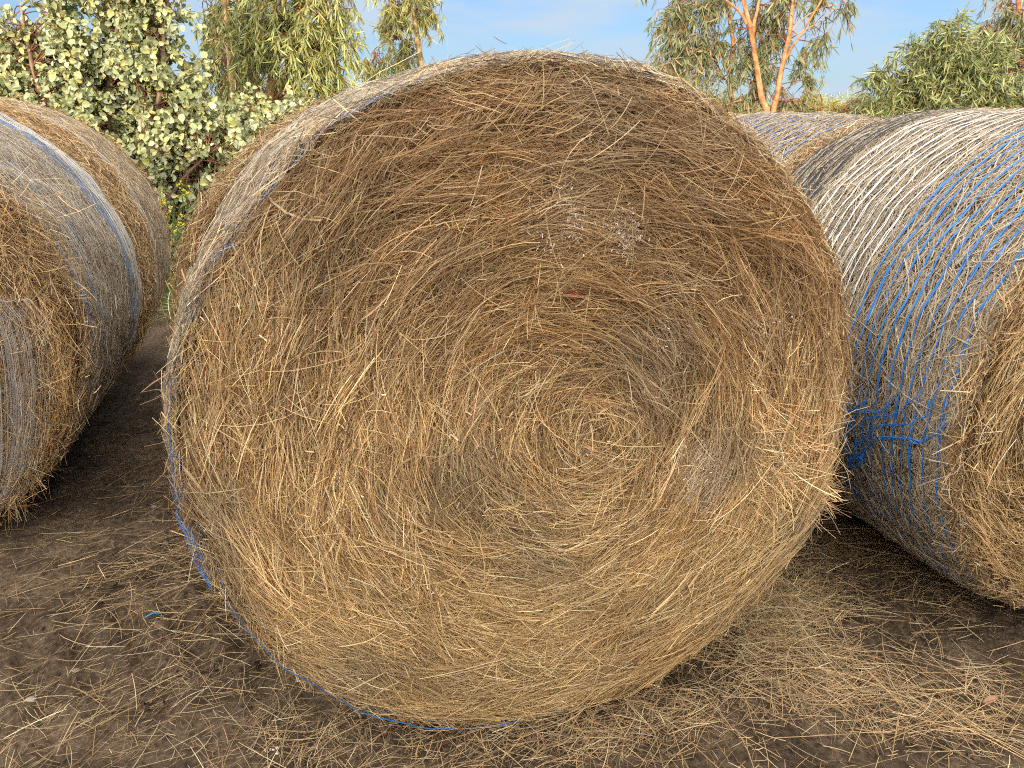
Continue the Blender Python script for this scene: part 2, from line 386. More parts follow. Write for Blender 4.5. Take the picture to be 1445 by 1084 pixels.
    # pulled tufts
    for (u0, v0, an, ln, nn, sp, out, wid, br) in tufts:
        al = rng.normal(-.15, .45, nn)*ln; ac = rng.normal(0, wid, nn); u = u0+np.cos(an)*al-np.sin(an)*ac; v = v0+np.sin(an)*al+np.cos(an)*ac; aa = an+rng.normal(0, sp*.7, nn)+np.where(rng.random(nn) < .15, rng.normal(0, .8, nn), 0)
        Y0 = b.face_y(u, v)-.012
        P0 = np.stack([u*b.sx, Y0, v], -1); D = np.stack([np.cos(aa), -np.abs(rng.normal(out*.45, out*.4, nn)), np.sin(aa)], -1)
        free_ribbons(mb, P0, D, ln*rng.uniform(.3, 1.0, nn), rng.uniform(.0010, .0024, nn), colour(u, v, nn)*br*rng.uniform(.8, 1.3, (nn, 1)), .28, 5, facing=np.array([0, -1., 0]))
    # rim fringe and stray straws standing out of the face
    m = int(240+n_face*.02); t0 = rng.uniform(0, 2*PI, m); rr = R0*rng.uniform(.9, 1.02, m)
    P0 = np.stack([rr*np.cos(t0)*b.sx, 0*rr-.005, np.maximum(b.zc+rr*np.sin(t0), .015)], -1)
    sg = np.where(rng.random(m) < .5, 1, -1)[:, None]
    D = np.stack([-np.sin(t0), 0*t0, np.cos(t0)], -1)*sg + np.stack([np.cos(t0), 0*t0, np.sin(t0)], -1)*rng.uniform(.0, .9, (m, 1)) + np.array([0, -1, 0])*rng.uniform(-.1, .5, (m, 1))
    free_ribbons(mb, P0, D, np.minimum(rng.gamma(3, .015, m)+.008, .085), rng.uniform(.0008, .0017, m), straw_col(m)*warm, .28, facing=np.array([0, -1., 0]))
    o = mb.build('end_face', M_STRAW, b.root); b.face = o
    return o

def ring(b, mb, s0, col, wd=.002, wander=.006, off=.009, seed=0, th=(0, 2*PI), k=200, gap=0., fil=1, spread=.003, drift=0.):
    """one strand of twine or net thread round the barrel"""
    t = np.linspace(th[0], th[1], k)
    for f in range(fil):
        s = s0 + wander*2*fbm(t*2.2+seed*3.1, t*0+seed, seed+2, 3) + spread*3*fbm(t*7+f*11, t*0+f, seed+f*5, 2) + drift*ss(3.1, 2.5, t)
        lift = .004*fbm(t*9, t*0+seed, seed+9, 2)
        dive = -.016*ss(gap+.06, gap-.06, vn(t*4.5, t*0+seed*1.7+f, seed+6)) if gap else 0
        P = b.surf(s, t, off+lift+dive); rad = np.stack([np.cos(t), 0*t, np.sin(t)], -1)
        D = norm(np.gradient(P, axis=0)); S = norm(np.cross(D, rad))
        w = wd*.5*(.75+.8*vn(t*5+f, t*0+seed, seed+4))
        cc = np.broadcast_to(col, (1, 3))*(.85+.3*rng.random())
        mb.ribbons(P[None], (S*w[:, None])[None], cc)

def fine_net(b, mb, s0, s1, n, col, seed, wd=.0013, zig=.0007, off=.006, gap=.35, amp=.5):
    sv = np.linspace(s0, s1, n)
    for i, s in enumerate(sv):
        ring(b, mb, s, col*(.7+.5*rng.random()), wd*rng.uniform(.6, 1.5), .005, off, seed+i, gap=gap*rng.uniform(.4, 1.3))
    step = (s1-s0)/max(n-1, 1); k = 360
    for i in range(n-1):                                       # the knitted zigzag threads between the strands
        t = np.linspace(0, 2*PI, k); z = sv[i]+step*(np.arange(k) % 2)
        P = b.surf(z, t, off+.001); rad = np.stack([np.cos(t), 0*t, np.sin(t)], -1)
        P2 = np.stack([P[:-1], P[1:]], 1); D = norm(P2[:, 1]-P2[:, 0]); S = norm(np.cross(D, rad[:-1]))
        keep = rng.random(k-1) < amp
        mb.ribbons(P2[keep], np.repeat((S*zig*.5)[keep][:, None], 2, 1), np.broadcast_to(col*.8, (keep.sum(), 3)))

BLUE, WHITE, BLACK, FADED = srgb(46, 128, 214), srgb(226, 224, 222), srgb(46, 46, 52), srgb(110, 146, 196)
GREYN = srgb(204, 194, 180)
def strands(b, net, kind, col, ss_, wd, seed, fil=2, gap=.0, wander=.008, spread=.004, off=.011, th=(0, 2*PI), drift=0.):
    for i, s in enumerate(ss_):
        m = MB(); ring(b, m, s, col, wd*rng.uniform(.75, 1.2), wander, off, seed+i*13, gap=gap, fil=fil, spread=spread, th=th, drift=drift)
        m.build(kind, M_NET, net)

def face_uv(b, px, py):
    """where the view ray of a photo pixel meets the plane of a bale's end"""
    ca, sa = math.cos(b.a), math.sin(b.a); n = np.array([-sa, ca]); d = ray(px, py)
    k = (b.c @ n)/(d[:2] @ n); p = d*k + np.array([0, 0, CAM_H])
    return ((p[:2]-b.c) @ np.array([ca, sa]))/b.sx, p[2]
def side_pt(b, px, py, off=.014):
    """where the view ray of a photo pixel meets the barrel, in the bale's own coordinates"""
    ca, sa = math.cos(b.a), math.sin(b.a); d = ray(px, py); d = d/np.linalg.norm(d)
    o = np.array([0, 0, CAM_H])-np.array([b.c[0], b.c[1], 0])
    lo = np.array([o[0]*ca+o[1]*sa, -o[0]*sa+o[1]*ca, o[2]-b.zc]); ldr = np.array([d[0]*ca+d[1]*sa, -d[0]*sa+d[1]*ca, d[2]])
    A = ldr[0]**2+ldr[2]**2; B = lo[0]*ldr[0]+lo[2]*ldr[2]; Cc = lo[0]**2+lo[2]**2-b.R**2
    disc = max(B*B-A*Cc, 0); p = lo+ldr*((-B-math.sqrt(disc))/A)
    return b.surf(np.array(p[1]), np.array(math.atan2(p[2], p[0])), off)

A_M, A_L, A_R = .25, .27, .27
def along(c, a, d): return c[0]-math.sin(a)*d, c[1]+math.cos(a)*d

# front bale
fm = make_bale(.081, 1.64, A_M, .850, 1.12, 11, 'large round hay bale filling the middle, its whole spiral end facing the viewer', rim=.030, bulge=.035, sink=.062, sx=.978, belly=.026, dents=[(2.60, .40, -.009), (1.80, .34, -.034)],
               n_side=22000, swirl=(.075, .045), grey=.8, side_th=(.1*PI, 1.25*PI), hay_ends=(.012, .03), rear_fuzz=900)
P_ = lambda px, py: face_uv(fm, px, py)
pat = [(*P_(975, 655), .075, 1.0), (*P_(785, 305), .06, .45), (*P_(865, 322), .05, .4), (*P_(930, 468), .035, .4), (*P_(800, 620), .03, .3), (*P_(1075, 450), .04, .3), (*P_(665, 565), .03, .25)]
tf = [(*P_(745, 405), -PI/2-.25, .13, 150, .16, .25, .014, 1.1), (*P_(1065, 590), -PI/4, .14, 300, .7, .4, .045, 1.25), (*P_(1085, 655), -.3, .14, 420, .9, .45, .055, 1.3), (*P_(1120, 690), -.5, .12, 160, .8, .5, .03, 1.3),
      (*P_(1130, 680), -.6, .11, 100, .5, .35, .02, 1.3), (*P_(1040, 430), -.6, .10, 110, .5, .4, .02, 1.1), (*P_(880, 530), PI-.2, .10, 120, .5, .35, .012, 1.0), (*P_(868, 530), -PI/2, .11, 90, .2, .3, .010, .9),
      (*P_(580, 545), -PI/2, .16, 160, .2, .3, .016, 1.2), (*P_(575, 690), -PI/2-.05, .17, 150, .22, .3, .015, 1.2), (*P_(500, 690), -1.9, .14, 110, .3, .3, .02, 1.1), (*P_(640, 250), -.9, .13, 100, .6, .4, .03, 1.1),
      (*P_(880, 230), -.4, .15, 120, .8, .3, .04, 1.15), (*P_(960, 280), -.6, .14, 110, .6, .35, .03, 1.1), (*P_(520, 830), -1.2, .12, 110, .8, .3, .03, 1.15), (*P_(400, 520), -2.2, .14, 100, .5, .3, .03, 1.0)]
make_face(fm, 185000, (.075, .045), 1.15, 1.0, tf, pat)
m = MB(); fine_net(fm, m, .02, 1.08, 66, srgb(232, 222, 206), 300, wd=.0024, gap=.12, amp=.8, off=.010)
net = m.build('net_wrap', M_NET, fm.root)
strands(fm, net, 'blue_strand', srgb(76, 150, 226), [-.032, -.020, .004, .030], .0046, 500, 2, .16, .007, off=.018, th=(1.30, 3.45), drift=.004)
strands(fm, net, 'blue_strand', srgb(60, 130, 205), [-.024, .006], .0030, 520, 1, .34, .006, off=.006, th=(3.25, 4.80))
strands(fm, net, 'blue_strand', srgb(84, 140, 206), np.linspace(.66, .70, 6), .004, 540, 2, .15, .005, off=.015)
strands(fm, net, 'white_strand', WHITE, np.linspace(.52, .64, 10), .0042, 570, 2, .15, .006, off=.014)

# bale behind it
c2 = along((.081, 1.64), A_M, 1.16)
rb = make_bale(c2[0]-.205, c2[1], A_M+.02, .785, 1.2, 23, 'brown hay bale rim showing behind the left shoulder of the large front bale', rim=.05, sink=.04, n_side=20000, n_face=5000,
               grey=.2, brown=.5, warm=.72, hay_ends=(.45, .1), side_th=(.2*PI, 1.2*PI))
m = MB(); fine_net(rb, m, .5, 1.1, 26, GREYN, 340); m.build('net_wrap', M_NET, rb.root)

# left row
LA = (-2.28, 2.45)
la = make_bale(*LA, A_L, .795, 1.10, 37, 'left hay bale with blue band, white band and slack grey net over its near end', rim=.03, sink=.01, n_side=34000, grey=.8,
               hay_ends=(.012, .04), side_th=(-.45*PI, .65*PI), rear_fuzz=600)
PL = lambda px, py: face_uv(la, px, py)
make_face(la, 22000, (0, 0), .4, 1.0, [(*PL(20, 320), -.9, .16, 420, 1.2, .8, .08, 1.1), (*PL(40, 370), -.6, .14, 320, 1.3, .8, .06, 1.0), (*PL(5, 380), -.6, .14, 300, 1.3, .8, .08, .35), (*PL(35, 345), .4, .10, 160, 1.3, 1.0, .06, .22), (*PL(55, 430), -1.4, .16, 200, .5, .5, .03, 1.0)])
m = MB(); fine_net(la, m, .02, 1.05, 80, srgb(206, 200, 192), 380, wd=.0018, gap=.12, amp=.8, off=.009); net = m.build('net_wrap', M_NET, la.root)
strands(la, net, 'blue_strand', FADED, np.linspace(.12, .26, 6), .0022, 600, 1, .35, .008, off=.013)
strands(la, net, 'blue_strand', BLUE, [.03], .004, 640, 2, .2, .006, off=.02)
strands(la, net, 'blue_strand', srgb(118, 156, 204), np.linspace(.70, .79, 9), .0030, 650, 2, .32, .007)
strands(la, net, 'white_strand', srgb(214, 209, 203), np.linspace(.81, .98, 17), .0042, 690, 2, .18, .008)
# the slack end of the net: threads hanging down over the near end face
edge_px = np.array([(10, 425), (35, 415), (58, 440), (70, 480), (76, 540), (72, 590), (60, 640), (42, 680), (20, 705)], float)
E_ = np.array([PL(*p) for p in edge_px]); vt = np.linspace(0, 1, 46)
eu = np.interp(vt, np.linspace(0, 1, len(E_)), E_[:, 0]); ev = np.interp(vt, np.linspace(0, 1, len(E_)), E_[:, 1])
mid_u = E_[0, 0]-.30
def slack(f, jit, col, wd, mbx, sd):
    """one hanging thread: f=1 lies on the slack net's edge, smaller f lies further in"""
    u = mid_u+(eu-mid_u)*f + .05*fbm(vt*2.5+sd, vt*0+f*7, 5, 3)*(1.2-f)+jit; v = ev+.03*(1-f)
    pleat = .030*np.sin(f*34+3*fbm(vt*2, vt*0+f*3, 6, 2)) + .022*fbm(vt*5, vt*0+f*13, 9, 3)
    y = la.face_y(u, v)-.045-pleat*.6-.02*np.sin(vt*PI)
    P = np.stack([u, y, v], -1); D = norm(np.gradient(P, axis=0)); S = norm(np.cross(D, np.array([.5, -1., 0])+.3*rng.normal(size=P.shape)))
    c0, c1 = (0, 46) if f < .5 else sorted(rng.integers(0, 46, 2)) if rng.random() < .35*f else (rng.integers(0, 1+int(5*f)), 46-rng.integers(0, 1+int(6*f)))
    if c1-c0 > 4: mbx.ribbons(P[None, c0:c1], (S*wd*.5)[None, c0:c1], np.broadcast_to(col, (1, 3)))
    return P
m = MB(); prev = None
for k_, f in enumerate(np.linspace(.02, 1, 170)):
    P = slack(f, rng.normal(0, .002+.022*f**6)-.03*abs(rng.normal())*f**8, srgb(186, 178, 170)*rng.uniform(.5, 1.1), rng.uniform(.0010, .0026), m, 1)
    if prev is not None:
        for _ in range(2):
            i0 = np.arange(45); sel = rng.random(45) < .75*(1-f**5); q = np.stack([prev[:-1], P[1:]] if _ else [P[:-1], prev[1:]], 1)[sel]
            if len(q): m.ribbons(q, np.repeat(np.array([[[0, 0, .0005]]]), len(q), 0).repeat(2, 1), np.broadcast_to(srgb(160, 152, 146)*.8, (len(q), 3)))
    prev = P
sn = m.build('slack_net', M_NET, la.root)
m = MB(); n = 1500; i0 = rng.integers(0, 46, n); f_ = 1-np.abs(rng.normal(0, .16, n)); u = mid_u+(eu[i0]-mid_u)*f_+rng.normal(0, .02, n); v = ev[i0]+rng.normal(0, .03, n)
free_ribbons(m, np.stack([u, la.face_y(u, v)-rng.uniform(.02, .085, n), v], -1), np.array([0, -.1, 1.])*rng.choice([-1, 1], n)[:, None]+.6*rng.normal(size=(n, 3)), rng.uniform(.03, .12, n), rng.uniform(.001, .0022, n), straw_col(n), .25)
m.build('loose_hay', M_STRAW, la.root)
for f in (.50, .53, .56): m = MB(); slack(f, 0, srgb(168, 60, 84), .003, m, 1); m.build('pink_strand', M_NET, sn)
lb = make_bale(*along(LA, A_L, 1.13), A_L, .785, 1.15, 41, 'farther hay bale of the left row, brown rim and grey net beyond the white band', rim=.045, n_side=26000, grey=.45, hay_ends=(.36, .1), side_th=(-.45*PI, .65*PI), n_face=2500, rear_fuzz=500)
m = MB(); fine_net(lb, m, .38, 1.02, 44, GREYN, 420, wd=.0018, gap=.15, amp=.8); net = m.build('net_wrap', M_NET, lb.root)
strands(lb, net, 'white_strand', WHITE*.9, np.linspace(.40, .46, 5), .004, 740, 2, .15, .004)

# right row
RA = (1.86, 2.04)
ra = make_bale(*RA, A_R, .765, 1.20, 67, 'hay bale at right wrapped in spaced blue, white and black strands', rim=.05, n_side=42000, n_face=16000, grey=.85,
               hay_ends=(.012, .02), side_th=(.4*PI, 1.35*PI), rear_fuzz=700, bulge=.02)
m = MB(); fine_net(ra, m, .03, 1.16, 64, GREYN*.85, 800, wd=.0012, zig=.0006, gap=.4, amp=.45); net = m.build('net_wrap', M_NET, ra.root)
strands(ra, net, 'blue_strand', BLUE, np.linspace(.04, .40, 11), .0030, 820, 2, .04, .007, .004)
strands(ra, net, 'white_strand', WHITE, np.linspace(.45, .82, 11), .0032, 850, 2, .03, .006, .005)
strands(ra, net, 'black_strand', BLACK, np.linspace(.88, 1.16, 8), .0060, 880, 2, .0, .010, .004, .015); net_ra = net
rc = make_bale(*along(RA, A_R, 1.24), A_R, .748, 1.2, 71, 'far hay bale of the right row with faded blue strands', rim=.05, n_side=26000, grey=.7, hay_ends=(.03, .1), side_th=(.3*PI, 1.2*PI), rear_fuzz=400)
m = MB(); fine_net(rc, m, .05, 1.1, 30, GREYN, 900, gap=.4, amp=.2); net = m.build('net_wrap', M_NET, rc.root)
strands(rc, net, 'blue_strand', FADED, np.linspace(.10, .95, 14), .005, 920, 2, .15, .010)
# loosened end of the blue twine on the right bale
m = MB()
def zz(pts): return [(1150+x*200/1204, 560+y*180/1084) for x, y in pts]
tangle = [[(840, 10), (770, 60), (740, 110), (650, 160), (560, 150), (450, 175), (420, 260)], [(690, 0), (640, 90), (560, 130), (430, 110), (330, 100)], [(1060, 0), (1010, 170), (1020, 250), (950, 330), (880, 385), (780, 350), (650, 325), (560, 325), (470, 400), (400, 490)],
          [(880, 395), (830, 400), (770, 355), (600, 350), (520, 380), (440, 460), (370, 520)], [(940, 30), (915, 180), (850, 200), (830, 245), (700, 240), (570, 245), (500, 300), (400, 400)], [(330, 180), (340, 260), (320, 360), (330, 450)],
          [(400, 350), (400, 450), (350, 520), (330, 580), (400, 550), (440, 500), (420, 480), (340, 510), (320, 560), (380, 570)], [(300, 220), (280, 300), (230, 380), (180, 420), (160, 600)], [(200, 250), (160, 340), (150, 460), (130, 590)],
          [(350, 570), (320, 640), (270, 700), (250, 740), (300, 720), (370, 740), (420, 790), (415, 830)], [(290, 690), (310, 740), (350, 740)], [(480, 170), (490, 300), (410, 400)], [(250, 40), (320, 110), (400, 60), (480, 20)], [(190, 260), (260, 200), (330, 215), (400, 200)],
          [(430, 470), (440, 520), (430, 560)], [(310, 530), (340, 490), (400, 475), (450, 490), (430, 530), (350, 560), (310, 540)], [(330, 500), (390, 530), (440, 500)]]
for tg in tangle:
    q = np.array([side_pt(ra, x, y, .018+.014*rng.random()) for x, y in zz(tg)])
    kk = np.linspace(0, len(q)-1, len(q)*5); q = np.stack([np.interp(kk, np.arange(len(q)), q[:, i]) for i in range(3)], 1)
    for _ in range(2): q[1:-1] = (q[:-2]+q[1:-1]*2+q[2:])/4
    for f in range(2): m.tube(q+rng.normal(0, .0012, q.shape)+rng.normal(0, .003, 3), .0012, BLUE*rng.uniform(.8, 1.3), 4)
tg_ = m.build('twine_tangle', M_NET, net_ra)

# ------------------------------------------------------------ loose straw on the ground, small litter
mb = MB()
def scatter(n, cx, cyy, sx_, sy_, rot, Lr, Wr, zmax, colw, br, ang=None, asd=3.):
    p = rng.normal(size=(n, 2))*[sx_, sy_]; c, s = math.cos(rot), math.sin(rot)
    x = cx+p[:, 0]*c-p[:, 1]*s; y = cyy+p[:, 0]*s+p[:, 1]*c
    keep = (y > .6) & (rng.random(n) < .25+1.5*np.clip(fbm(x*4, y*4, 61, 3)+.25, 0, 1)); x, y = x[keep], y[keep]; n = len(x)
    a = rng.uniform(0, 2*PI, n) if ang is None else ang+rng.normal(0, asd, n)
    Ln = np.minimum(rng.gamma(3, Lr/3, n)+.01, .22); k = 5; tt = np.linspace(-.5, .5, k); crv = rng.normal(0, .045, n)
    U = x[:, None]+np.cos(a)[:, None]*Ln[:, None]*tt-np.sin(a)[:, None]*(crv*Ln)[:, None]*tt**2*4
    V = y[:, None]+np.sin(a)[:, None]*Ln[:, None]*tt+np.cos(a)[:, None]*(crv*Ln)[:, None]*tt**2*4
    gh = ground_h(U, V); base = gh[:, :1]*(.5-tt)+gh[:, -1:]*(.5+tt); base = base+.6*np.maximum((gh-base).max(1, keepdims=True), 0)
    Zz = base+.002+rng.exponential(zmax, n)[:, None]+np.abs(rng.normal(0, .03, n))[:, None]*Ln[:, None]*(tt+.5)
    P = np.stack([U, V, Zz], -1); D = norm(np.gradient(P, axis=1)); Nn = np.array([0, 0, 1.])+.5*rng.normal(size=(n, 1, 3))
    S = norm(np.cross(D, Nn)); Wd = rng.uniform(Wr[0]*.8, Wr[1]*.85, n)
    mb.ribbons(P, S*(Wd[:, None]*np.array([.4, .5, .5, .45, .25]))[..., None], tint_mix(straw_col(n, colw), np.full(n, .35), srgb(168, 152, 122))*br)
WB, WP = (.10, .22, .26, .22, .12, .06, .02), (.28, .26, .18, .08, .03, .09, .08)
g = lambda px, py: at_z(px, py)[:2]
scatter(4200, 0, 1.9, 1.3, .75, 0, .075, (.0010, .0024), .002, WB, .8)                     # thin cover everywhere
scatter(15000, 0, 1.8, 1.3, .7, 0, .016, (.0008, .0020), .001, WB, .8)                     # chaff
scatter(1700, *g(1160, 830), .34, .16, .35, .12, (.0012, .0026), .010, WB, 1.0, .25, .7)       # heap at the foot of the front bale
scatter(1700, *g(1110, 860), .14, .09, .9, .10, (.0010, .0026), .012, WP, 1.0)
scatter(750, *g(1200, 940), .32, .10, -.35, .14, (.0010, .0024), .006, WB, 1.1, -.45, .7)
scatter(800, *g(1000, 1000), .30, .10, .1, .07, (.0010, .0022), .004, WB, 1.0)
scatter(500, *g(1330, 1000), .22, .09, -.3, .14, (.0010, .0024), .005, WB, 1.05, -.5, .8)
scatter(2400, *g(1180, 770), .25, .3, .2, .10, (.0010, .0024), .010, WB, 1.0, .1, .8)
scatter(650, *g(280, 830), .3, .16, -.5, .10, (.0010, .0024), .003, WB, 1.0, .35, .6)
scatter(450, *g(250, 1000), .35, .12, .0, .09, (.0010, .0024), .003, WP, .8, .4, .9)
scatter(600, *g(420, 1040), .22, .07, .0, .07, (.0010, .0024), .003, WB, 1.0)
scatter(1800, -1.35, 2.3, .35, .9, .27, .10, (.0010, .0022), .003, WB, .8, .5, .7)
scatter(900, .10, 1.56, .36, .05, .25, .08, (.0010, .0024), .008, WB, .9, .25, .8)
tag(mb.build('loose_straw', M_STRAW), 'scattered dry straw and chaff lying over the dirt around the bales', 'straw', kind='stuff')

mb = MB(); t, f = np.array([.25, 1.1, 2.0, 2.9]), np.linspace(0, 2*PI, 6)[:-1]; T, Fm = np.meshgrid(t, f, indexing='ij')
for _ in range(9000):
    x_, y_ = rng.normal(0, 1.1), rng.uniform(.85, 3.4)
    if fbm(x_*3, y_*3, 91, 2) < rng.uniform(-.25, .15): continue
    r = min(.0020*math.exp(rng.exponential(.6)), .014)
    G = np.stack([np.sin(T)*np.cos(Fm), np.sin(T)*np.sin(Fm), np.cos(T)*.7], -1)*r*(1+.35*rng.normal(size=T.shape+(1,)))
    mb.grid(G+[x_, y_, float(ground_h(x_, y_))+r*.2], (dirt_a*rng.uniform(.6, 1.9))*(1+.05*rng.normal(size=3)), True, smooth=False)
tag(mb.build('soil_crumbs', M_DIRT), 'small dark crumbs of earth on the trodden dirt', 'soil', kind='stuff')

# ------------------------------------------------------------ trees
def leaf_round(mb, P, D, Nn, Ln, Wd, col):
    n = len(P); D = norm(D); S = norm(np.cross(D, Nn)); U = np.cross(S, D)
    f = lambda l, w, h: P + D*(Ln*l)[:, None] + S*(Wd*w)[:, None] + U*(Wd*h)[:, None]
    V = np.stack([f(0, 0, 0), f(.28, .5, .2), f(.72, .40, .16), f(1, 0, 0), f(.72, -.40, .16), f(.28, -.5, .2)], 1)
    b = np.arange(n)[:, None]*6
    F = np.stack([b+[0, 1, 2, 3], b+[0, 3, 4, 5]], 1).reshape(-1, 4)
    mb.add(V, F, np.repeat(col, 6, 0))
def leaf_long(mb, P, D, Ln, Wd, col):
    n = len(P); k = 4; t = np.linspace(0, 1, k); D = norm(D)
    bend = norm(rng.normal(size=(n, 3)))*rng.normal(.0, .22, (n, 1)); Q = P[:, None]+D[:, None]*(Ln[:, None]*t)[..., None]+bend[:, None]*(Ln[:, None]*t**2)[..., None]
    S = norm(np.cross(D, rng.normal(size=(n, 3))))
    mb.ribbons(Q, S[:, None]*(Wd[:, None]*np.array([.18, .5, .42, .06]))[..., None], col)

def spline(p, m=6):
    p = np.asarray(p, float); k = np.linspace(0, len(p)-1, (len(p)-1)*m+1); i = np.minimum(k.astype(int), len(p)-2); f = (k-i)[:, None]
    P0, P1, P2, P3 = p[np.maximum(i-1, 0)], p[i], p[i+1], p[np.minimum(i+2, len(p)-1)]
    return .5*(2*P1+(P2-P0)*f+(2*P0-5*P1+4*P2-P3)*f**2+(3*P1-P0-3*P2+P3)*f**3)

def tree(name, label, cat, limbs, blobs, kind, pal, bark, group=None, dens=1., lsz=1., twig_col=None, droop=.7, hang=1.):
    """limbs: list of (points, r0, r1), the first reaching the ground; blobs: (x, y, z, radius, clumps)"""
    root = empty(name, tuple(limbs[0][0][0])); R0 = np.array(limbs[0][0][0]); R0[2] = 0; root.location = R0
    tag(root, label, cat, group)
    tb = MB(); skel = []
    for pts, r0, r1 in limbs:
        q = spline(np.array(pts)-R0); u = np.linspace(0, 1, len(q))[:, None]
        q = q+.012*np.stack([fbm(u[:, 0]*9, u[:, 0]*0+len(skel), 5), fbm(u[:, 0]*9, u[:, 0]*0+len(skel)+9, 6), 0*u[:, 0]], -1)
        Kk = np.linspace(0, len(q)-1, len(q)*4); qd = np.stack([np.interp(Kk, np.arange(len(q)), q[:, c_]) for c_ in range(3)], 1)
        tk, hk = np.meshgrid(np.linspace(0, 2*PI, 11)[:-1], Kk); pt = np.clip(.5+1.6*fbm(np.cos(tk)*1.3+hk*.35, np.sin(tk)*1.3+len(skel)*7, 15, 3), 0, 1)[..., None]
        cc = bark*(1-pt)*.72 + (bark*.72+srgb(226, 206, 176)*.28)*pt; rr = np.linspace(r0, r1, len(qd))*(1+.18*fbm(Kk*.5, Kk*0+len(skel), 8, 3))
        tb.tube(qd, rr, cc.reshape(-1, 3), 10); skel.append(q)
    SK = np.concatenate(skel); cb = MB(); tcol = srgb(120, 70, 50) if twig_col is None else twig_col
    for (bx, by, bz, br, nc) in blobs:
        bc = np.array([bx, by, bz])-R0
        for _ in range(int(nc*dens)):
            d = rng.normal(size=3); d /= np.linalg.norm(d); c = bc + d*br*rng.random()**.45*np.array([1, .8, .9])
            dd = np.linalg.norm((SK-c)*[1, 1, .7], axis=1) + .25*np.maximum(SK[:, 2]-c[2], 0)
            a = SK[np.argmin(dd + rng.random(len(SK))*.15)]
            mid = (a+c)/2 + rng.normal(0, .06, 3) + np.array([0, 0, .12*np.linalg.norm(c-a)])
            q = spline([a, mid, c], 4); tb.tube(q, np.linspace(.006, .0018, len(q))*(1+.3*np.linalg.norm(c-a)), tcol*rng.uniform(.7, 1.3), 4)
            nt_ = rng.integers(3, 6)
            for _t in range(nt_):
                out = norm(rng.normal(size=3)+.6*norm(c-a)); ln = rng.uniform(.16, .38)*lsz
                e = c + out*ln*.7 + np.array([0, 0, -ln*droop if kind == 'long' else ln*.15])
                q = spline([c, (c+e)/2+np.array([0, 0, .05*lsz]), e], 4); tb.tube(q, np.linspace(.003, .0012, len(q)), tcol*rng.uniform(.7, 1.4), 3)
                nl = rng.integers(11, 19); k = rng.random(nl)**.8*(len(q)-1); i = np.minimum(k.astype(int), len(q)-2); P = q[i]+(q[i+1]-q[i])*(k-i)[:, None]
                col = pal[rng.integers(0, len(pal), nl)]*np.exp(rng.normal(0, .16, (nl, 1)))
                if kind == 'long':
                    D = np.array([0, 0, -1.])*hang*rng.uniform(.6, 1.5, (nl, 1))+(.5+.35*(1-hang))*rng.normal(size=(nl, 3))+.35*out
                    leaf_long(cb, P, D, rng.uniform(.07, .15, nl)*lsz, rng.uniform(.010, .017, nl)*lsz, col)
                else:
                    D = rng.normal(size=(nl, 3))+np.array([0, 0, -.5])+.4*out
                    s = rng.uniform(.026, .070, nl)*lsz
                    leaf_round(cb, P+.02*rng.normal(size=(nl, 3)), D, rng.normal(size=(nl, 3))*.8+np.array([-.2, -1.1, .25]), s, s*rng.uniform(.55, 1.0, nl), col)
    tb.build('trunk', M_BARK, root); cb.build('crown', M_LEAF, root)
    return root
def px(y, pts): return [at_y(a, b, y+(c[0] if c else 0)) for a, b, *c in pts]
def grd(a, y): p = at_y(a, 200, y); return np.array([p[0], y, -.03])
def blob(y, L_):  return [(*at_y(a, b, y+(e[0] if e else 0)), r*y/1085*1.05, n) for a, b, r, n, *e in L_]

PAL_RND = np.array([srgb(178, 180, 136), srgb(164, 170, 124), srgb(186, 186, 148), srgb(142, 152, 106), srgb(174, 170, 106), srgb(152, 160, 130)])
PAL_GRN = np.array([srgb(170, 168, 98), srgb(152, 156, 92), srgb(184, 180, 112), srgb(132, 142, 86), srgb(164, 168, 118)])
PAL_MIX = np.array([srgb(122, 128, 84), srgb(100, 110, 76), srgb(140, 142, 96), srgb(112, 118, 90), srgb(128, 134, 98), srgb(158, 130, 100)])
PAL_DRK = np.array([srgb(128, 132, 84), srgb(106, 118, 74), srgb(144, 148, 92), srgb(92, 106, 70), srgb(156, 156, 104)])
PAL_YEL = np.array([srgb(146, 142, 80), srgb(156, 150, 90), srgb(126, 128, 72), srgb(150, 134, 84)])
B_OR, B_TAN, B_GRY = srgb(190, 126, 78), srgb(196, 160, 108), srgb(120, 92, 70)

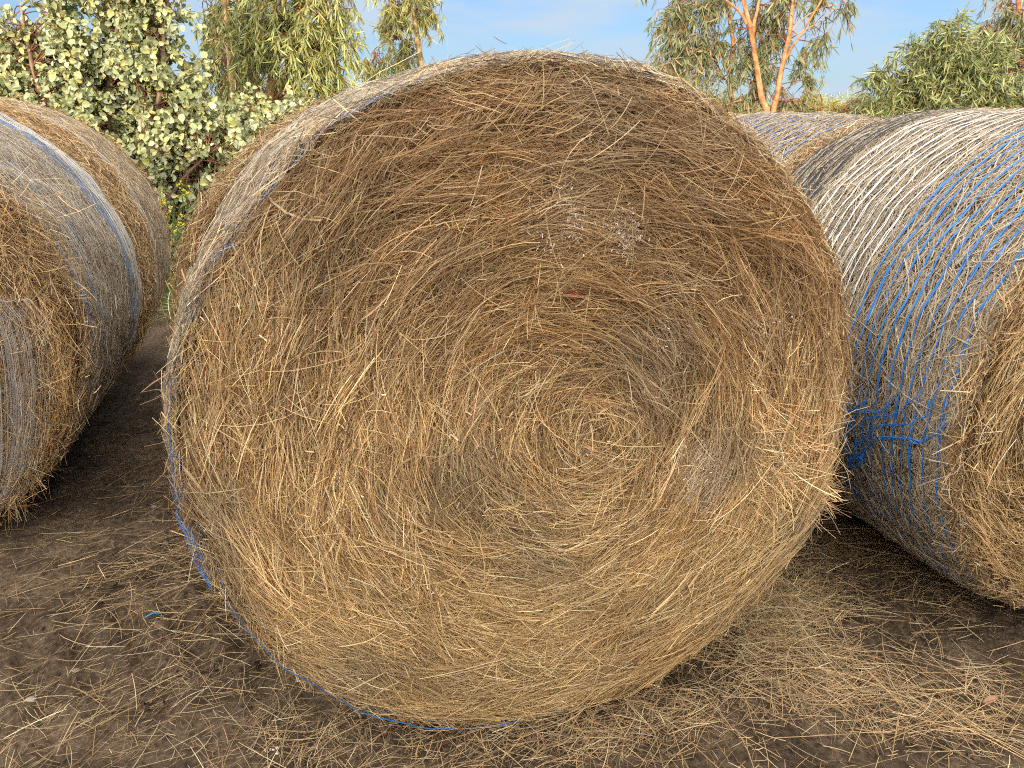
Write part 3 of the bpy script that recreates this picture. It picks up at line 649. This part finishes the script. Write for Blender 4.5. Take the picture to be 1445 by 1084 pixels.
# round-leaved gum at left
ys = 7.0
tree('round_leaved_gum', 'broad silvery shrub with round grey green leaves behind the left bales', 'shrub',
     [([grd(150, ys), *px(ys, [(155, 150), (165, 60), (170, -20)])], .05, .012), ([grd(140, ys), *px(ys, [(90, 200, -.1), (50, 110, -.2), (30, 10)])], .04, .01),
      ([grd(160, ys), *px(ys, [(215, 200, -.1), (228, 110, -.1), (232, 0)])], .04, .01), ([grd(130, ys), *px(ys, [(0, 260), (-90, 170), (-140, 40)])], .035, .01), ([grd(170, ys), *px(ys, [(240, 280, -.2), (290, 220, -.2)])], .025, .008)],
     blob(ys, [(30, 110, 55, 22), (100, 90, 60, 28), (170, 110, 60, 30), (218, 100, 46, 24), (245, 150, 32, 12), (60, 170, 60, 28), (140, 180, 70, 36), (220, 190, 65, 34), (290, 210, 50, 24), (180, 30, 60, 20), (215, 25, 46, 16), (70, 40, 45, 10), (20, 60, 40, 8),
               (110, 10, 40, 7), (215, -40, 60, 14), (225, -80, 50, 10), (130, -50, 60, 10), (225, 260, 45, 26), (230, 320, 42, 22), (215, 370, 40, 18), (160, 270, 60, 20), (80, 260, 60, 18), (0, 200, 60, 20), (-70, 120, 80, 26), (-60, 220, 80, 20), (-130, 80, 80, 14), (270, 290, 45, 14), (300, 250, 40, 14)]),
     'round', PAL_RND, B_GRY, lsz=1.05, dens=1.0, twig_col=srgb(128, 84, 64))
tree('round_leaved_gum', 'low round leaved gum bush in front of the two pale trunks', 'shrub',
     [([grd(350, 7.4), *px(7.4, [(350, 230), (345, 190)])], .02, .008), ([grd(352, 7.4), *px(7.4, [(385, 230), (405, 185)])], .02, .006)],
     blob(7.4, [(335, 200, 38, 22), (375, 195, 30, 14), (410, 180, 22, 8), (316, 190, 20, 7), (400, 230, 40, 12), (330, 260, 45, 14)]), 'round', PAL_RND, B_GRY, lsz=1.0, twig_col=srgb(150, 84, 62))
# gums with pale trunks
y1 = 9.0
tree('gum_tree', 'slender pale gum trunk rising at the right edge of the silvery shrub', 'tree',
     [([grd(333, y1), *px(y1, [(331, 138), (326, 94), (321, 50), (318, 0), (312, -90), (318, -160)])], .042, .02), (px(y1, [(319, 10), (335, -50), (345, -120)]), .018, .008)],
     blob(y1+.3, [(320, -60, 50, 16), (300, -110, 60, 16), (335, 10, 28, 8), (350, -140, 70, 16), (322, 80, 30, 9, .5), (335, 120, 30, 9, .6), (310, 150, 30, 8, .6), (298, 60, 30, 11, .9), (296, 110, 30, 11, .9), (318, 110, 26, 9, 1.0), (305, 20, 30, 9, .9)]), 'long', PAL_DRK, B_TAN)
tree('gum_tree', 'leafy gum with forked pale trunk and hanging foliage beside the silvery shrub', 'tree',
     [([grd(380, y1-.3), *px(y1-.3, [(380, 162), (380, 132), (385, 99), (393, 50), (402, -10), (410, -100)])], .05, .025), (px(y1-.3, [(378, 158), (370, 138), (356, 118), (344, 92)]), .024, .01),
      (px(y1-.3, [(384, 165), (391, 140), (398, 118), (412, 96), (436, 70)]), .016, .007), (px(y1-.3, [(392, 60), (430, 10), (470, -30), (490, -60)]), .02, .008)],
     blob(y1-.4, [(350, 50, 36, 15), (390, 40, 40, 20), (425, 55, 40, 20), (455, 85, 34, 13), (475, 45, 24, 8), (440, 20, 40, 16), (410, 80, 26, 6), (358, 78, 20, 5), (450, 130, 30, 9), (438, 145, 24, 6), (470, 110, 20, 5), (380, 0, 50, 20), (450, -30, 50, 18), (485, 20, 12, 3), (340, 30, 26, 9), (400, -90, 80, 24), (480, -60, 40, 9), (345, 110, 24, 8, .9), (415, 125, 22, 6, .9), (358, 140, 22, 7, 1.0), (395, 115, 22, 6, 1.1)]),
     'long', PAL_GRN, B_TAN, twig_col=srgb(150, 80, 54))
y2 = 12.0
tree('gum_tree', 'gum with drooping sparse foliage against the sky just left of the front bale top', 'tree',
     [([grd(600, y2), *px(y2, [(598, 150), (590, 60), (575, -20), (570, -110)])], .06, .02), (px(y2, [(592, 70), (560, 55), (525, 75)]), .014, .005)],
     blob(y2, [(575, 20, 32, 14), (560, 60, 28, 11), (545, 95, 24, 9), (520, 95, 17, 6), (590, -20, 40, 14), (560, -40, 45, 14), (580, 85, 18, 5), (600, 30, 16, 4), (575, -110, 70, 18), (620, 140, 30, 6)]),
     'long', np.concatenate([PAL_GRN, PAL_YEL]), B_TAN, twig_col=srgb(160, 90, 60), lsz=1.1)
# orange trunks at right
y3 = 9.2
tree('gum_tree', 'gum with two bright orange trunks in a V above the right bales', 'tree',
     [([grd(1084, y3), *px(y3, [(1083, 180), (1074, 135), (1066, 83), (1060, 46), (1053, 17), (1046, -20), (1035, -90)])], .036, .018), ([grd(1086, y3), *px(y3, [(1088, 176), (1097, 133), (1104, 93), (1114, 50), (1118, 12), (1124, -50), (1130, -120)])], .034, .016),
      (px(y3, [(1105, 88), (1116, 70), (1128, 52), (1147, 21), (1162, -4), (1185, -40)]), .018, .006), (px(y3, [(1062, 50), (1066, 25), (1072, -5), (1078, -50)]), .02, .012), (px(y3, [(1054, 34), (1042, 15), (1024, 0), (1005, -20)]), .018, .008),
      (px(y3, [(1116, 45), (1135, 25), (1165, 10), (1195, 5)]), .007, .003), (px(y3, [(1113, 54), (1150, 35), (1175, 15)]), .006, .002)],
     blob(y3+.3, [(1070, 30, 30, 5), (1085, 60, 25, 8), (1090, 10, 35, 8), (1050, 70, 25, 5), (1080, 110, 25, 5), (1060, 140, 30, 8), (1100, 150, 22, 5), (1145, 65, 14, 3), (1165, 55, 8, 2), (1140, 110, 10, 2), (1160, 0, 20, 3), (1185, 5, 10, 2), (1110, -50, 60, 20), (1040, -60, 50, 18), (1160, -60, 60, 12), (1120, 95, 12, 2), (1130, 150, 18, 5)]),
     'long', PAL_MIX, B_OR, twig_col=srgb(140, 96, 72), dens=1.0)
tree('gum_tree', 'thin orange stemmed gum with drooping leaves touching the right shoulder of the front bale', 'tree',
     [([grd(1037, y3+.4), *px(y3+.4, [(1037, 178), (1031, 135), (1029, 104), (1035, 68), (1030, 30), (1027, -20), (1020, -90)])], .036, .014), (px(y3+.4, [(1029, 118), (1024, 92), (1014, 62), (1003, 35), (985, 12), (968, -10)]), .014, .005), (px(y3+.4, [(1026, 118), (1016, 98), (1006, 86)]), .01, .004)],
     blob(y3+.3, [(955, 20, 22, 8), (980, 45, 28, 9), (950, 75, 24, 9), (985, 85, 30, 11), (1005, 60, 22, 6), (935, 85, 12, 3), (970, 110, 20, 5), (975, 5, 25, 7), (1010, 10, 25, 5), (1020, 150, 22, 7), (1045, 160, 26, 9), (1000, 130, 12, 3), (960, -50, 50, 16), (1015, -80, 50, 14), (935, 30, 10, 2), (1045, 105, 20, 4)]),
     'long', PAL_MIX, B_OR, twig_col=srgb(140, 96, 72), dens=1.0)
y4 = 9.5
tree('gum_tree', 'dense bushy gum above the top of the right hay bale', 'tree',
     [([grd(1345, y4), *px(y4, [(1345, 150), (1342, 100), (1338, 50), (1340, 30)])], .05, .01), ([grd(1350, y4), *px(y4, [(1370, 170), (1400, 120), (1440, 80)])], .04, .01), ([grd(1340, y4), *px(y4, [(1310, 160), (1280, 125), (1245, 110)])], .03, .008)],
     blob(y4, [(1312, 84, 24, 8), (1375, 78, 22, 8), (1270, 108, 18, 5), (1400, 90, 30, 9), (1290, 70, 9, 3), (1328, 40, 9, 3), (1394, 58, 9, 3), (1230, 112, 10, 3), (1256, 92, 9, 3), (1355, 30, 6, 2), (1335, 60, 26, 9), (1350, 45, 16, 5), (1345, 62, 24, 9), (1330, 85, 30, 14), (1360, 90, 32, 16), (1310, 110, 30, 14), (1285, 130, 30, 14), (1255, 115, 18, 7), (1240, 140, 24, 9), (1340, 130, 42, 24), (1390, 115, 42, 24), (1430, 115, 40, 22), (1370, 145, 40, 20), (1310, 155, 36, 18), (1420, 150, 40, 18), (1475, 120, 45, 20), (1520, 130, 50, 20), (1560, 150, 50, 12), (1270, 165, 30, 10), (1350, 40, 9, 3)]),
     'long', PAL_DRK, B_GRY, twig_col=srgb(116, 84, 62), droop=.3, hang=.55, dens=.72)
tree('gum_tree', 'taller loose gum with reddish twigs in the top right corner', 'tree',
     [([grd(1470, 10.6), *px(10.6, [(1465, 160), (1450, 90), (1440, 40), (1436, -10), (1430, -80)])], .05, .02), (px(10.6, [(1445, 60), (1425, 45), (1405, 48)]), .012, .005), (px(10.6, [(1420, 75), (1432, 45), (1442, 20)]), .014, .01)],
     blob(10.5, [(1400, 45, 22, 7), (1425, 55, 26, 9), (1440, 20, 26, 9), (1415, 15, 14, 3), (1470, 40, 40, 16), (1450, -30, 50, 16), (1490, -40, 60, 18), (1390, 60, 12, 3)]), 'long', PAL_MIX, B_OR, twig_col=srgb(150, 84, 70))
for i, (a, b, y, lab, pl) in enumerate([(1205, 150, 12.5, 'low rusty bush with bare orange twigs behind the far right bale', PAL_MIX), (1140, 155, 11.5, 'low yellow green bush right of the orange trunks', PAL_YEL), (1000, 150, 13.5, 'pale yellow green bush left of the thin orange stem', PAL_YEL)]):
    tree('low_bush', lab, 'bush', [([grd(a, y), *px(y, [(a, b+30), (a-4, b+5)])], .02, .006), ([grd(a+4, y), *px(y, [(a+15, b+30), (a+22, b)])], .015, .005)],
         blob(y, [(a, b, 22, 14), (a+25, b+8, 20, 10), (a-25, b+12, 22, 10), (a+8, b+30, 30, 12), (a-35, b+30, 25, 8), (a+45, b+25, 20, 8)]), 'long', pl, B_OR, twig_col=srgb(180, 104, 70))
# far wood on the horizon
mb = MB()
for i in range(150):
    x = rng.uniform(-60, 60); y = rng.uniform(42, 60); hh = rng.uniform(1.3, 2.3)*(.8+.4*vn(x*.12, 0, 4)); n = 1300
    d = norm(rng.normal(size=(n, 3)))*rng.random((n, 1))**.4*np.array([1.8, 1.5, hh*.55]); P = d+np.array([x, y, hh*.5])
    lump = fbm(P[:, 0]*1.3, P[:, 2]*1.3+P[:, 1], 9, 2); P = P[lump > -.22]; n = len(P); P[:, 2] = np.maximum(P[:, 2], .05)
    s = rng.uniform(.06, .16, n); pl = PAL_YEL if rng.random() < .5 else PAL_GRN
    leaf_round(mb, P, rng.normal(size=(n, 3)), rng.normal(size=(n, 3)), s, s*.5, .8*pl[rng.integers(0, 4, n)]*np.exp(rng.normal(0, .2, (n, 1))))
tag(mb.build('distant_wood', M_LEAF), 'far yellow green scrub along the horizon', 'wood', kind='stuff')

# ------------------------------------------------------------ grass and weeds between the rows
mb = MB(); n = 5200
x = rng.uniform(-5, -1.2, n); y = rng.uniform(5.5, 6.8, n); k = rng.random(n) < ss(5.5, 6.1, y+.5*fbm(x*2, y*2, 7)); x, y = x[k], y[k]; n = len(x)
free_ribbons(mb, np.stack([x, y, 0*x-.01], -1), np.array([0, 0, 1.])+.5*rng.normal(size=(n, 3)), rng.uniform(.05, .16, n), rng.uniform(.003, .007, n), srgb(82, 110, 40)*np.exp(rng.normal(0, .25, (n, 1))), .35)
tag(mb.build('grass', M_LEAF), 'short green grass at the end of the dirt gap', 'grass', kind='stuff')
def weed(label, pts, y, n_st):
    base = grd(pts[0][0], y); root = empty('flowering_weed', tuple(base*[1, 1, 0])); tag(root, label, 'weed', 'yellow flowering weeds between the rows')
    st = MB(); heads = []
    for (a, b_) in pts:
        e = at_y(a, b_, y+rng.normal(0, .08))-base*[1, 1, 0]; q = spline([rng.normal(0, .03, 3)*[1, 1, 0], e*.5+rng.normal(0, .03, 3), e], 5); st.tube(q, np.linspace(.005, .0015, len(q)), srgb(96, 116, 60), 4)
        fl = MB(); heads.append(fl)
        for _ in range(n_st):
            c = e+rng.normal(0, .026, 3); fl.tube([e, (e+c)/2+[0, 0, .004], c], .0009, srgb(110, 130, 60), 3); d = norm(rng.normal(size=(4, 3))+np.array([0, -.8, .3]))
            leaf_round(fl, np.repeat(c[None], 4, 0), d, rng.normal(size=(4, 3)), rng.uniform(.012, .022, 4), rng.uniform(.010, .018, 4), np.broadcast_to(srgb(236, 222, 70), (4, 3)))
        m_ = 10; i = rng.integers(2, len(q), m_); leaf_long(st, q[i], rng.normal(size=(m_, 3)), rng.uniform(.05, .10, m_), rng.uniform(.012, .022, m_), srgb(84, 104, 58)*np.exp(rng.normal(0, .2, (m_, 1))))
    st.build('stem', M_LEAF, root); [f_.build('flower_head', M_LEAF, root) for f_ in heads]
weed('taller yellow flowered weed against the dark shrub foot', [(245, 300), (255, 262), (232, 290), (228, 318), (243, 322), (250, 340), (240, 345), (257, 278), (226, 283), (248, 318)], 6.25, 7)
weed('short yellow flowered weed above the green grass in the gap', [(226, 370), (231, 372), (222, 400), (234, 396), (243, 390), (228, 397), (208, 398)], 6.1, 6)
root = empty('grass_tuft', (*grd(242, 5.6)[:2], 0)); mb = MB(); n = 150
tag(root, 'tuft of long pale drooping blades between the two rows', 'grass tuft')
a = rng.uniform(0, 2*PI, n); el = rng.uniform(.5, 1.4, n); D = np.stack([np.cos(a)*np.cos(el), np.sin(a)*np.cos(el), np.sin(el)], -1); Ln = rng.uniform(.25, .6, n); t = np.linspace(0, 1, 6)
P = D[:, None]*(Ln[:, None]*t)[..., None]; P[..., 2] -= (Ln[:, None]*t**2*.45); S = norm(np.cross(D, [0, 0, 1.]))
mb.ribbons(P, S[:, None]*(.0028*np.array([1, 1, .9, .7, .5, .2]))[None, :, None], srgb(150, 156, 128)*np.exp(rng.normal(0, .2, (n, 1)))); mb.build('blade', M_LEAF, root)

# ------------------------------------------------------------ litter
def on_ground(px_, py_):
    p = at_z(px_, py_); p[2] = ground_h(p[0], p[1]); return p
def dry_leaf(name, label, p, size, col, tilt, cat='leaf', rz=0., wide=.5):
    mb = MB(); u = np.linspace(0, 1, 7); w = np.sin(u*PI)**.7*wide*.5*size; v = np.linspace(-1, 1, 5)
    U, V = np.meshgrid(u, v, indexing='ij'); Wd = np.sin(U*PI*.96+.06)**.7*wide*.5*size
    G = np.stack([(U-.5)*size, V*Wd, .18*size*(V**2*.5+(U-.5)**2)+.03*size*np.sin(U*9+V*3)], -1)
    mb.grid(G, col); o = mb.build(name, M_LEAF); o.location = p; o.rotation_euler = tilt; o.modifiers.new('thickness', 'SOLIDIFY').thickness = .0012
    return tag(o, label, cat)
dry_leaf('dry_leaf', 'curled tan leaf lying on the straw at lower right', on_ground(1397, 988)+[0, 0, .012], .052, srgb(158, 116, 88), (.35, -.2, .3), wide=.36)
def on_face(px_, py_, out=.03):
    u, v = face_uv(fm, px_, py_); y = float(fm.face_y(np.array(u), np.array(v)))-out; ca, sa = math.cos(fm.a), math.sin(fm.a); u = u*fm.sx
    return Vector((fm.c[0]+u*ca-y*sa, fm.c[1]+u*sa+y*ca, v))
dry_leaf('dry_leaf', 'reddish brown leaf caught in the hay above the spiral centre', on_face(797, 406, .03), .045, srgb(150, 88, 66), (PI/2+.2, .1, A_M))
dry_leaf('bark_flake', 'pinkish bark flake stuck just below the spiral centre', on_face(822, 616, .03), .05, srgb(204, 156, 112), (PI/2+.1, .5, A_M), 'bark', wide=.35)
p0, p1 = on_ground(205, 875), on_ground(228, 866); mb = MB(); q = spline([p0-p0, (p1-p0)*.5+[0, .004, .006], p1-p0], 6)
mb.tube(q, .0028, srgb(60, 150, 190), 5); o = mb.build('twine_scrap', M_NET); o.location = p0+[0, 0, .012]; tag(o, 'short turquoise piece of twine on the dirt left of the front bale', 'twine')
def pebble(p, r, col, label, name='pebble', cat='stone'):
    t, f = np.linspace(.05, PI-.05, 9), np.linspace(0, 2*PI, 14)[:-1]; T, Fm = np.meshgrid(t, f, indexing='ij')
    rr = r*(1+.35*fbm(np.cos(Fm)*2+p[0]*50, T*2+np.sin(Fm)*2, 3)); G = np.stack([rr*np.sin(T)*np.cos(Fm)*1.25, rr*np.sin(T)*np.sin(Fm), rr*np.cos(T)*.55], -1)
    mb = MB(); mb.grid(G, col, True); o = mb.build(name, M_STONE); o.location = p+np.array([0, 0, r*.3]); tag(o, label, cat)
pebble(on_ground(105, 940), .010, srgb(132, 118, 102), 'pale pebble on the dirt, farther from the corner of the two')
pebble(on_ground(42, 984), .012, srgb(156, 146, 134), 'whitish pebble nearest the lower left corner')
pebble(on_ground(217, 712), .011, srgb(130, 120, 108), 'grey pebble in the dark gap beside the front bale')
root = empty('foam_bits', tuple(on_ground(381, 1059))); tag(root, 'small white crumbs scattered on the dirt near the bottom edge', 'crumbs')
mb = MB(); t, f = np.linspace(.1, PI-.1, 5), np.linspace(0, 2*PI, 8)[:-1]; T, Fm = np.meshgrid(t, f, indexing='ij')
for _ in range(9):
    r = rng.uniform(.0012, .0034); c = rng.normal(0, .006, 3)*[1.3, 1, 0]+[0, 0, .007]
    mb.grid(c+np.stack([r*np.sin(T)*np.cos(Fm), r*np.sin(T)*np.sin(Fm), r*np.cos(T)], -1)*rng.uniform(.7, 1.3, 3), srgb(206, 200, 194), True)
mb.build('crumb', M_STONE, root)

# ------------------------------------------------------------ unseen shed shape added behind the viewer to cast shade over the bales
yw = -7.0; zt = 1.12 + (6.5-yw)*math.tan(SUN_EL)/math.cos(SUN_AZ)
root = empty('shade_caster', (0, yw-3, 0)); tag(root, 'long corrugated shed shape added unseen behind the viewer to shade the bales', 'shade caster')
xs = np.arange(-22, 16.01, .04); cor = .012*np.sin(xs*2*PI/.16)
mb = MB(); G = np.stack([np.stack([xs, cor+3, 0*xs+z], -1) for z in (0, zt-.25)], 0); mb.grid(G, srgb(170, 172, 168)); G2 = G.copy(); G2[..., 1] -= 9; mb.grid(G2, srgb(170, 172, 168))
for x_ in (-22., 16.): mb.box((x_-.03, -5.97, 0), (x_+.03, 2.97, zt-.25), srgb(165, 168, 164))
mb.build('caster_wall', M_STEEL, root)
mb = MB(); mb.box((-22.4, -6.4, zt-.25), (16.4, 3.3, zt), srgb(150, 152, 150)); mb.build('caster_roof', M_STEEL, root)
mb = MB(); mb.box((-3, 3.02, 0), (1.2, 3.08, 3.0), srgb(120, 128, 120)); mb.build('caster_door', M_STEEL, root)
